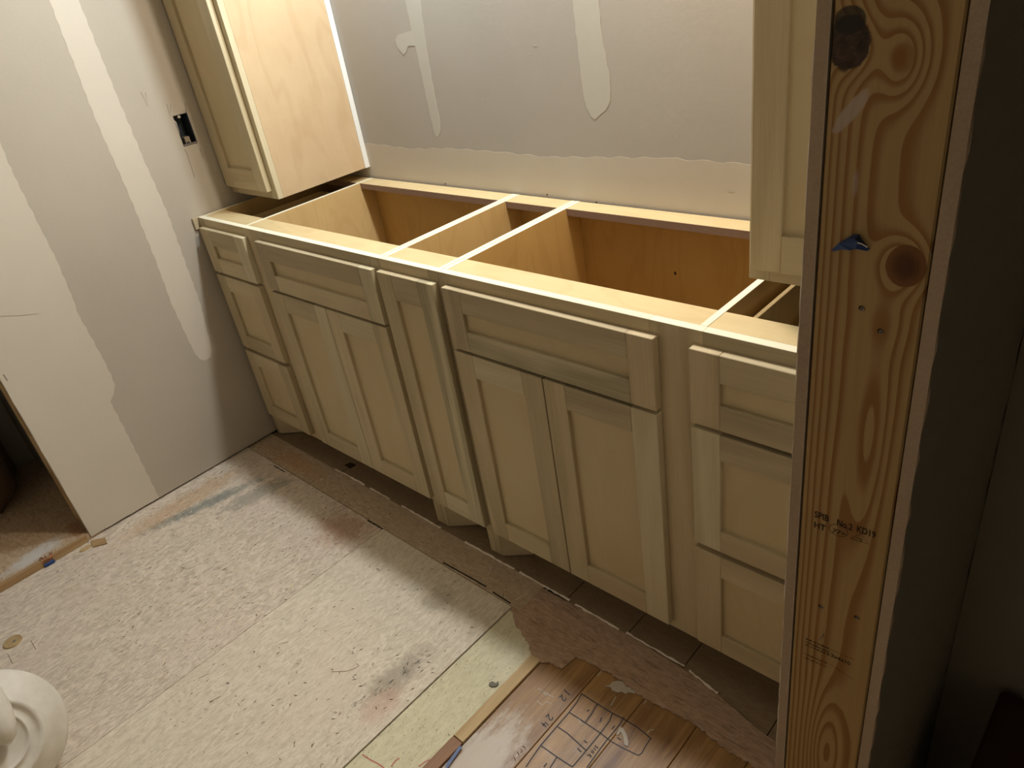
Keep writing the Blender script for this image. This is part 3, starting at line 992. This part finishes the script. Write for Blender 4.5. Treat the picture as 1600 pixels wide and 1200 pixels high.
def shaker(name, x0, x1, z0, z1, yf, parent, tones, st=0.058, rt=0.056, rb=0.053, panel='door_panel', label=None, horiz=False):
    """five-piece front: the panel is the part, stiles and rails are its children. yf is the front plane (facing -y)"""
    yb = yf + T
    p = box(name, x0 + st - 0.008, x1 - st + 0.008, yf + 0.0095, yf + 0.0150, z0 + rb - 0.008, z1 - rt + 0.008, M[panel], parent, 0.0004)
    tl, tr, tt, tb = tones

    def piece(nm, a, b, c, d, mat):
        bm = bmesh.new()
        bx(bm, a, b, yf, yb, c, d, 0.0012)
        return link(nm, bm, mat, p)
    piece('stile', x0, x0 + st, z0, z1, tone(tl, 'Z'))
    piece('stile', x1 - st, x1, z0, z1, tone(tr, 'Z'))
    piece('rail', x0 + st + 0.0001, x1 - st - 0.0001, z1 - rt, z1, tone(tt, 'X'))
    piece('rail', x0 + st + 0.0001, x1 - st - 0.0001, z0, z0 + rb, tone(tb, 'X'))
    if label: p['label'] = label
    return p


def frame_piece(nm, x0, x1, z0, z1, cab, k, ax, y0=-D, y1=-D + 0.019):
    """face-frame member whose upward face is a sawn edge, strong top light in its pale colour"""
    bm = bmesh.new()
    bx(bm, x0, x1, y0, y1, z0, z1, 0.0006)
    bm.faces.ensure_lookup_table()
    for f in bm.faces:
        f.normal_update()
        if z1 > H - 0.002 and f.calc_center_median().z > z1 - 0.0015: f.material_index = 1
    return link(nm, bm, [tone(k, ax), M['edge']], cab)


def stretcher(nm, x0, x1, y0, y1, cab):
    bm = bmesh.new()
    bx(bm, x0, x1, y0, y1, H - 0.0195, H - 0.0006, 0.0004)
    for f in bm.faces:
        if abs(f.normal.y) > 0.7: f.material_index = 1
    return link(nm, bm, [M['maple'], M['ply_edge']], cab)


def panel_x(nm, x0, x1, cab, y0=-D + 0.0195, y1=-0.008, z0=0.085, z1=H, mat='maple_in'):
    """upright side panel, veneered faces and a sawn top edge, strong top light in its pale colour"""
    bm = bmesh.new()
    bx(bm, x0, x1, y0, y1, z0, z1, 0.0003)
    for f in bm.faces:
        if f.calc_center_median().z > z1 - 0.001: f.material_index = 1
    return link(nm, bm, [M[mat], M['edge']], cab)


def foot(cab, x0, x1, side):
    """stile foot flush with the frame and a board running back at an angle"""
    box('foot', x0, x1, -D, -D + 0.019, 0.0008, 0.0845, tone('green', 'Z'), cab, 0.0006)
    bm = bmesh.new()
    if side > 0: p = [(x1, -D + 0.001), (x1 + 0.070, -D + 0.054), (x1 + 0.070, -D + 0.070), (x1 - 0.004, -D + 0.0195), (x1, -D + 0.0195)]
    else: p = [(x0, -D + 0.001), (x0 - 0.070, -D + 0.054), (x0 - 0.070, -D + 0.070), (x0 + 0.004, -D + 0.0195), (x0, -D + 0.0195)]
    if side > 0: p = [(x1 + 0.0004, -D + 0.0015), (x1 + 0.070, -D + 0.054), (x1 + 0.062, -D + 0.066), (x1 + 0.0004, -D + 0.019)]
    else: p = [(x0 - 0.0004, -D + 0.0015), (x0 - 0.070, -D + 0.054), (x0 - 0.062, -D + 0.066), (x0 - 0.0004, -D + 0.019)]
    poly_prism(bm, p, 2, 0.001, 0.0845)
    link('foot_return', bm, tone('warm', 'X'), cab)


def rim(x0, x1, cab, k='grey'):
    """top and bottom rails of the face frame between stiles"""
    frame_piece('frame_rail', x0, x1, 0.838, H, cab, k, 'X')
    frame_piece('frame_rail', x0, x1, 0.0850, 0.125, cab, 'green', 'X')


def drawer_box(cab, x0, x1, z0, z1, y0=-D + 0.025, y1=-0.075):
    bm = bmesh.new()
    bx(bm, x0, x0 + 0.009, y0, y1, z0, z1, 0.0008)
    bx(bm, x1 - 0.009, x1, y0, y1, z0, z1, 0.0008)
    bx(bm, x0 + 0.009, x1 - 0.009, y1 - 0.009, y1, z0, z1, 0.0008)
    bx(bm, x0 + 0.009, x1 - 0.009, y0, y1 - 0.009, z0 + 0.008, z0 + 0.013)
    return link('drawer_box', bm, M['maple'], cab)


SP = 0.0135

# --- left vanity cabinet: drawers at the wall, sink opening
A = empty('vanity_cabinet', (XA0, -D, 0), 'left unfinished vanity base cabinet beside the left wall, open sink bay without a top', 'cabinet')
for (a, b, k) in [(XA0, 0.049, 'grey'), (0.306, 0.424, 'warm'), (0.957, XA - 0.0003, 'grey')]:
    frame_piece('frame_stile', a, b, 0.085, H, A, k, 'Z')
rim(0.0492, 0.3058, A, 'warm')
rim(0.4242, 0.9568, A, 'grey')
frame_piece('frame_rail', 0.0492, 0.3058, 0.675, 0.71, A, 'grey', 'X')
frame_piece('frame_rail', 0.0492, 0.3058, 0.38, 0.415, A, 'grey', 'X')
frame_piece('frame_rail', 0.4242, 0.9568, 0.67, 0.705, A, 'grey', 'X')
frame_piece('frame_stile', 0.68, 0.715, 0.125, 0.67, A, 'warm', 'Z')
foot(A, XA0 + 0.001, 0.0290, 1)
foot(A, 0.9570, XA - 0.0005, -1)
panel_x('side_panel', XA0 + 0.001, XA0 + 0.001 + SP, A)
panel_x('side_panel', 0.3005, 0.3135, A)
panel_x('side_panel', XA - 0.0008 - SP, XA - 0.0008, A)
stretcher('front_stretcher', XA0 + 0.0148, 0.3003, -D + 0.0194, -0.4405, A)
stretcher('front_stretcher', 0.3137, XA - 0.0146, -D + 0.0194, -0.4405, A)
stretcher('rear_stretcher', 0.3137, XA - 0.0146, -0.0680, -0.0085, A)
stretcher('rear_stretcher', XA0 + 0.0148, 0.3003, -0.0680, -0.0085, A)
box('back_panel', XA0 + 0.0148, 0.3003, -0.0140, -0.0085, 0.085, H - 0.02, M['maple_in2'], A, 0)
box('back_panel', 0.3137, XA - 0.0146, -0.0140, -0.0085, 0.085, H - 0.02, M['maple_in2'], A, 0)
box('bottom_panel', XA0 + 0.0148, 0.3003, -D + 0.0195, -0.0145, 0.108, 0.120, M['maple_in'], A, 0)
box('bottom_panel', 0.3137, XA - 0.0146, -D + 0.0195, -0.0145, 0.108, 0.120, M['maple_in'], A, 0)
box('toe_board', 0.10, 0.885, -0.4560, -0.4430, 0.001, 0.0845, tone('grey', 'X'), A)
drawer_box(A, 0.060, 0.288, 0.735, 0.832)
YD = -D - T - 0.0004
L0, L1 = 0.0375, 0.3240
shaker('drawer_front', L0, L1, D1B, ZT, YD, A, ('green', 'pale', 'green', 'warm'))
shaker('drawer_front', L0, L1, D2B, DT, YD, A, ('green', 'warm', 'warm', 'green'))
shaker('drawer_front', L0, L1, DB, D3T, YD, A, ('warm', 'green', 'warm', 'green'))
shaker('false_front', 0.3985, 0.9765, FTB, ZT, YD, A, ('grey', 'streak', 'grey', 'warm'))
shaker('door', 0.4000, 0.6940, DB, DT, YD, A, ('green', 'pale', 'grey', 'green'), 0.06, 0.062, 0.061)
shaker('door', 0.6970, 0.9765, DB, DT, YD, A, ('warm', 'green', 'pale', 'warm'), 0.06, 0.062, 0.061)

# --- narrow cabinet with one tall door
B = empty('narrow_cabinet', (XA, -D, 0), 'narrow single-door unfinished cabinet between the two wider vanity bases', 'cabinet')
frame_piece('frame_stile', XA + 0.0003, XA + 0.030, 0.085, H, B, 'warm', 'Z')
frame_piece('frame_stile', XB - 0.036, XB - 0.0003, 0.085, H, B, 'grey', 'Z')
rim(XA + 0.0302, XB - 0.0362, B, 'warm')
foot(B, XA + 0.0005, 1.0090, 1)
foot(B, 1.1900, XB - 0.0005, -1)
panel_x('side_panel', XA + 0.0008, XA + 0.0008 + SP, B)
panel_x('side_panel', XB - 0.0008 - SP, XB - 0.0008, B)
stretcher('front_stretcher', XA + 0.0146, XB - 0.0146, -D + 0.0194, -0.4405, B)
stretcher('rear_stretcher', XA + 0.0146, XB - 0.0146, -0.0700, -0.0085, B)
box('back_panel', XA + 0.0146, XB - 0.0146, -0.0140, -0.0085, 0.085, H - 0.02, M['maple_in2'], B, 0)
box('bottom_panel', XA + 0.0146, XB - 0.0146, -D + 0.0195, -0.0145, 0.108, 0.120, M['maple_in'], B, 0)
shaker('door', 0.9985, 1.2090, DB, ZT, YD, B, ('green', 'streak', 'grey', 'pale'), 0.056, 0.070, 0.061, panel='door_panel')

# --- right vanity cabinet
Cc = empty('vanity_cabinet', (XB, -D, 0), 'right unfinished vanity base cabinet nearest the pine stud, open sink bay and drawer stack', 'cabinet')
for (a, b, k) in [(XB + 0.0003, 1.254, 'grey'), (1.787, 1.895, 'warm'), (2.150, XC, 'warm')]:
    frame_piece('frame_stile', a, b, 0.085, H, Cc, k, 'Z')
rim(1.2542, 1.7868, Cc, 'warm')
rim(1.8952, 2.1498, Cc, 'grey')
frame_piece('frame_rail', 1.2542, 1.7868, 0.67, 0.705, Cc, 'grey', 'X')
frame_piece('frame_rail', 1.8952, 2.1498, 0.675, 0.71, Cc, 'grey', 'X')
frame_piece('frame_rail', 1.8952, 2.1498, 0.38, 0.415, Cc, 'grey', 'X')
frame_piece('frame_stile', 1.50, 1.535, 0.125, 0.67, Cc, 'warm', 'Z')
foot(Cc, XB + 0.0005, 1.2370, 1)
foot(Cc, 2.1600, XC - 0.001, -1)
panel_x('side_panel', XB + 0.0008, XB + 0.0008 + SP, Cc, mat='maple_in2')
panel_x('side_panel', 1.8790, 1.8930, Cc, mat='maple_in2')
panel_x('side_panel', XC - 0.0008 - SP, XC - 0.0008, Cc)
stretcher('front_stretcher', XB + 0.0146, 1.8787, -D + 0.0194, -0.4405, Cc)
stretcher('front_stretcher', 1.8933, XC - 0.0146, -D + 0.0194, -0.4405, Cc)
stretcher('rear_stretcher', XB + 0.0146, 1.8787, -0.0680, -0.0085, Cc)
stretcher('rear_stretcher', 1.8933, XC - 0.0146, -0.0680, -0.0085, Cc)
box('back_panel', XB + 0.0146, 1.8787, -0.0140, -0.0085, 0.085, H - 0.02, M['maple_in2'], Cc, 0)
box('back_panel', 1.8933, XC - 0.0146, -0.0140, -0.0085, 0.085, H - 0.02, M['maple_in2'], Cc, 0)
box('bottom_panel', XB + 0.0146, 1.8787, -D + 0.0195, -0.0145, 0.108, 0.120, M['maple_in2'], Cc, 0)
box('bottom_panel', 1.8933, XC - 0.0146, -D + 0.0195, -0.0145, 0.108, 0.120, M['maple_in'], Cc, 0)
box('toe_board', 1.31, 2.09, -0.4560, -0.4430, 0.001, 0.0845, tone('grey', 'X'), Cc)
drawer_box(Cc, 1.9050, 2.155, 0.735, 0.832)
shaker('false_front', 1.2400, 1.8050, FTB, ZT, YD, Cc, ('grey', 'pink', 'grey', 'streak'))
shaker('door', 1.2400, 1.5150, DB, DT, YD, Cc, ('green', 'grey', 'pale', 'warm'), 0.06, 0.062, 0.061)
shaker('door', 1.5180, 1.8050, DB, DT, YD, Cc, ('green', 'pale', 'grey', 'warm'), 0.06, 0.062, 0.061)
T0, T1 = 1.8785, 2.1640
shaker('drawer_front', T0, T1, D1B, ZT, YD, Cc, ('pink', 'warm', 'grey', 'grey'))
shaker('drawer_front', T0, T1, D2B, DT, YD, Cc, ('pale', 'green', 'grey', 'warm'))
shaker('drawer_front', T0, T1, DB, D3T, YD, Cc, ('warm', 'green', 'warm', 'warm'))

kp = at(1055, 427, 1, -0.0140)
bm = bmesh.new()
lathe(bm, [(0.0001, 0.0006), (0.0035, 0.0004), (0.0042, -0.0002)], Matrix.Translation(kp) @ Matrix.Rotation(PI / 2, 4, 'X') @ Matrix.Diagonal((0.8, 1.3, 1, 1)), 12)
link('knot', bm, M['ink'], [c for c in Cc.children if c.name.startswith('back_panel')][0])

# scribe piece between the left wall and the frame
sh = box('scribe_strip', 0.0012, 0.0095, -D - 0.019, -D + 0.02, 0.838, H + 0.0005, tone('grey', 'Z'), None, 0.001)
tag(sh, 'thin scribe strip wedged between left wall and vanity top corner', 'strip')

# ------------------------------------------------------------ upper cabinets
U = 0.371
ZU, ZUT = 0.9135, 2.12


def upper(x0, x1, label, dx0, dx1, scribe):
    c = empty('wall_cabinet', (x0, -U, ZU), label, 'cabinet')
    frame_piece('frame_stile', x0, x0 + 0.038, ZU, ZUT, c, 'warm', 'Z', -U, -U + 0.019)
    frame_piece('frame_stile', x1 - 0.038, x1, ZU, ZUT, c, 'pale', 'Z', -U, -U + 0.019)
    frame_piece('frame_rail', x0 + 0.0382, x1 - 0.0382, ZU, ZU + 0.045, c, 'warm', 'X', -U, -U + 0.019)
    frame_piece('frame_rail', x0 + 0.0382, x1 - 0.0382, ZUT - 0.045, ZUT, c, 'warm', 'X', -U, -U + 0.019)
    for a, b in ((x0, x0 + 0.012), (x1 - 0.012, x1)):
        yb = -0.0205 if (scribe and a > x0) else -0.002
        box('side_panel', a, b, -U + 0.0192, yb, ZU, ZUT, M['upper_side'], c, 0.0003)
    box('bottom_panel', x0 + 0.0122, x1 - 0.0122, -U + 0.0192, -0.012, ZU + 0.020, ZU + 0.032, M['maple_in'], c, 0)
    box('top_panel', x0 + 0.0122, x1 - 0.0122, -U + 0.0192, -0.012, ZUT - 0.032, ZUT - 0.020, M['maple_in'], c, 0)
    box('back_panel', x0 + 0.0122, x1 - 0.0122, -0.0118, -0.004, ZU + 0.010, ZUT, M['maple_in'], c, 0)
    if scribe:
        box('scribe_trim', x1 - 0.012, x1 + 0.0015, -0.0200, -0.0010, ZU - 0.001, ZUT, M['primed'], c, 0.0008)
        c.children[-1]['label'] = 'white primed scribe trim against the back wall'
    shaker('door', dx0, dx1, 0.9400, 2.095, -U - T - 0.0004, c, ('green', 'pale', 'warm', 'warm') if scribe else ('warm', 'warm', 'green', 'green'),
           0.055, 0.058, 0.066, panel='door_panel')
    return c


upper(0.0012, 0.3000, 'tall upper cabinet at the left corner, veneered side, white trim against back wall', 0.0080, 0.2765, True)
upper(1.9005, 2.2205, 'upper cabinet at right, cut off by the drywall edge of the pine stud', 1.9115, 2.2120, False)

# ------------------------------------------------------------ white bucket lying at the lower left
near = at(-8, 1166, 2, 0.178)
view = (CAM - near).normalized()
axis = (Vector((0.86, 0.16, 0.42))).normalized()
bk_ = empty('plastic_bucket', (near.x, near.y, 0), 'white round plastic bucket lying on its side, ringed bottom facing out', 'bucket')
zq = axis
xq = zq.cross(Vector((0, 0, 1))).normalized()
yq = zq.cross(xq)
MB_ = Matrix((xq, yq, zq)).transposed().to_4x4()
MB_ = Matrix.Translation(near) @ MB_
bm = bmesh.new()
lathe(bm, [(0.0001, -0.004), (0.055, -0.004), (0.060, -0.001), (0.062, 0.002), (0.065, 0.001), (0.068, -0.005), (0.080, -0.006), (0.084, -0.001), (0.090, 0.002), (0.095, -0.001),
           (0.101, -0.010), (0.146, -0.040), (0.1525, -0.050), (0.153, -0.058), (0.146, -0.070), (0.146, -0.30), (0.142, -0.30), (0.138, -0.1), (0.0001, -0.09)], MB_, 72)
link('bucket_body', bm, M['bucket'], bk_, True)
bm = bmesh.new()
dn = (near - CAM).length


def bp(u, v, k):
    d = (ROT @ Vector(((u - 800) / F, -(v - 600) / F, -1))).normalized()
    return CAM + d * (dn - k)


tube(bm, [bp(-46, 1070, 0.02), bp(-26, 1092, 0.035), bp(-9, 1118, 0.042), bp(3, 1140, 0.038), bp(11, 1154, 0.030), bp(15, 1161, 0.022)], [0.034, 0.036, 0.034, 0.028, 0.018, 0.005], 16)
link('bucket_grip', bm, M['bucket'], bk_, True)

# ------------------------------------------------------------ small debris
def flat_bit(name, pts, z0, h, mat, label, cat, group=None):
    bm = bmesh.new()
    poly_prism(bm, [(p.x, p.y) for p in [at(u, v, 2, z0) for u, v in pts]], 2, z0 + 0.0002, z0 + h)
    o = link(name, bm, mat)
    return tag(o, label, cat, group)


p = at(20.5, 1003.5, 2, 0.0)
bm = bmesh.new()
lathe(bm, [(0.0001, 0.0055), (0.0225, 0.0055), (0.0240, 0.0045), (0.0245, 0.0002), (0.0001, 0.0002)], Matrix.Translation((p.x, p.y, 0)), 36)
pl = link('wood_disc', bm, M['plug'])
tag(pl, 'flat round wooden disc with a dark knot lying on the subfloor', 'disc')
bm = bmesh.new()
lathe(bm, [(0.0001, 0.0060), (0.0045, 0.0060), (0.0055, 0.0054)], Matrix.Translation((p.x + 0.006, p.y + 0.004, 0)), 16)
link('knot', bm, M['grey_chip'], pl)
p = at(134, 857.5, 2, 0.0)
bm = bmesh.new()
lathe(bm, [(0.0001, 0.005), (0.011, 0.005), (0.0125, 0.004), (0.013, 0.0003), (0.0001, 0.0003)], Matrix.Translation((p.x, p.y, 0)) @ Matrix.Diagonal((0.8, 1.5, 1, 1)), 20)
tag(link('wood_chip', bm, M['strip_yellow']), 'small round yellow wood chip on the floor at the drywall corner', 'chip')
flat_bit('wood_shim', [(142, 846), (165, 841), (168, 850), (146, 856)], 0.0, 0.004, M['strip_yellow'], 'short flat wood shim against the foot of the left wall', 'shim')
FLz = -0.0036
flat_bit('paper_scrap', [fp_ for fp_ in [(945, 1073.5), (953, 1071), (957, 1066), (966, 1064.5), (976, 1066), (985, 1071), (998, 1084), (990, 1084), (983, 1082), (977, 1085), (971, 1081), (966, 1083), (957, 1080), (954, 1074)]],
         FLz, 0.0022, M['paper_scrap'], 'torn pale paper scrap stuck on the oak boards beside the veneer edge', 'scrap')
flat_bit('plaster_smear', [(963, 1148), (969, 1136), (974, 1139), (979, 1148), (982, 1160), (981, 1167), (976, 1164), (974, 1152), (970, 1144), (965, 1150)],
         FLz, 0.0018, M['paper_scrap'], 'curved white plaster smear inside the marker drawing', 'smear')
flat_bit('grey_shard', [(765, 1068), (770, 1066), (775, 1069), (779, 1066), (779, 1070), (775, 1074), (768, 1074), (764, 1072)], -0.001, 0.004, M['grey_chip'],
         'small grey shard on the yellowish filler board', 'shard')
flat_bit('dark_splinter', [(538, 727), (548, 723), (556, 727), (547, 732)], -0.0038, 0.002, M['ink'], 'small dark splinter on the old board under the left vanity', 'splinter')

# fibres, splinters and grit scattered over the subfloor: nobody could count them
def fibres(name, mats, sets, label):
    bm = bmesh.new()
    for mi, (count, x0, x1, y0, y1, lmin, lmax, wmax, lift) in enumerate(sets):
        for i in range(count):
            x = random.uniform(x0, x1)
            y = random.uniform(y0, y1)
            L = random.uniform(lmin, lmax)
            a = random.gauss(PI / 2 - 0.25, 0.65)
            wd = random.uniform(0.0003, wmax)
            c, s_ = math.cos(a), math.sin(a)
            q = Vector((x, y, 0.0006))
            b = random.uniform(-0.25, 0.25) * L
            p0 = q - Vector((c, s_, 0)) * L / 2
            p1 = q + Vector((-s_, c, 0)) * b + Vector((0, 0, lift))
            p2 = q + Vector((c, s_, 0)) * L / 2
            e = Vector((-s_, c, 0)) * wd
            v = [bm.verts.new(k) for k in (p0, p1 - e, p2, p1 + e)]
            for f in (bm.faces.new(v[:3]), bm.faces.new((v[0], v[2], v[3]))): f.material_index = mi
    o = link(name, bm, mats)
    return tag(o, label, 'debris', None, 'stuff')


fibres('wood_fibres', [NT('pale_fibre').done(lin(220, 204, 176), 0.8), NT('dark_fibre').done(lin(112, 92, 72), 0.8)],
       [(2400, 0.02, 0.84, -1.40, -0.60, 0.004, 0.018, 0.0008, 0.0006), (750, 0.02, 1.38, -1.40, -0.56, 0.003, 0.015, 0.0007, 0.0003)],
       'loose pale and dark wood fibres strewn over the dusty subfloor sheets')
fibres('floor_grit', [NT('grit').done(lin(110, 104, 84), 0.8)], [(260, 1.39, 1.525, -1.25, -0.68, 0.001, 0.004, 0.0012, 0.0002)],
       'dark grit specks on the yellowish filler board')

# ------------------------------------------------------------ dark hall beyond the right wall
bm = bmesh.new()
bx(bm, XH, 3.5, -0.50, -0.40, -0.05, CZ)
struct('wall_hall', bm, M['dim_wall'])
bm = bmesh.new()
bx(bm, 3.5, 3.6, YF, -0.40, -0.05, CZ)
struct('wall_hall_side', bm, M['dim_wall'])
hb = box('cardboard_box', 2.42, 2.60, -0.70, -0.515, 0.001, 0.34, M['rust_box'], None, 0.004)
tag(hb, 'rust-brown box in the dark hall at the lower right', 'box')
fs = empty('folding_stand', (2.6, -0.85, 0), 'black crossed-leg folding stand in the dark hall at the lower right', 'stand')


def bar(nm, a, b, r=0.014):
    bm = bmesh.new()
    tube(bm, [Vector(a), Vector(b)], r, 10)
    link(nm, bm, M['black_metal'], fs, True)


bar('leg', (2.40, -0.86, 0.012), (2.66, -0.80, 0.50))
bar('leg', (2.72, -0.86, 0.012), (2.44, -0.80, 0.36))
bar('crossbar', (2.41, -0.83, 0.30), (2.72, -0.83, 0.34))
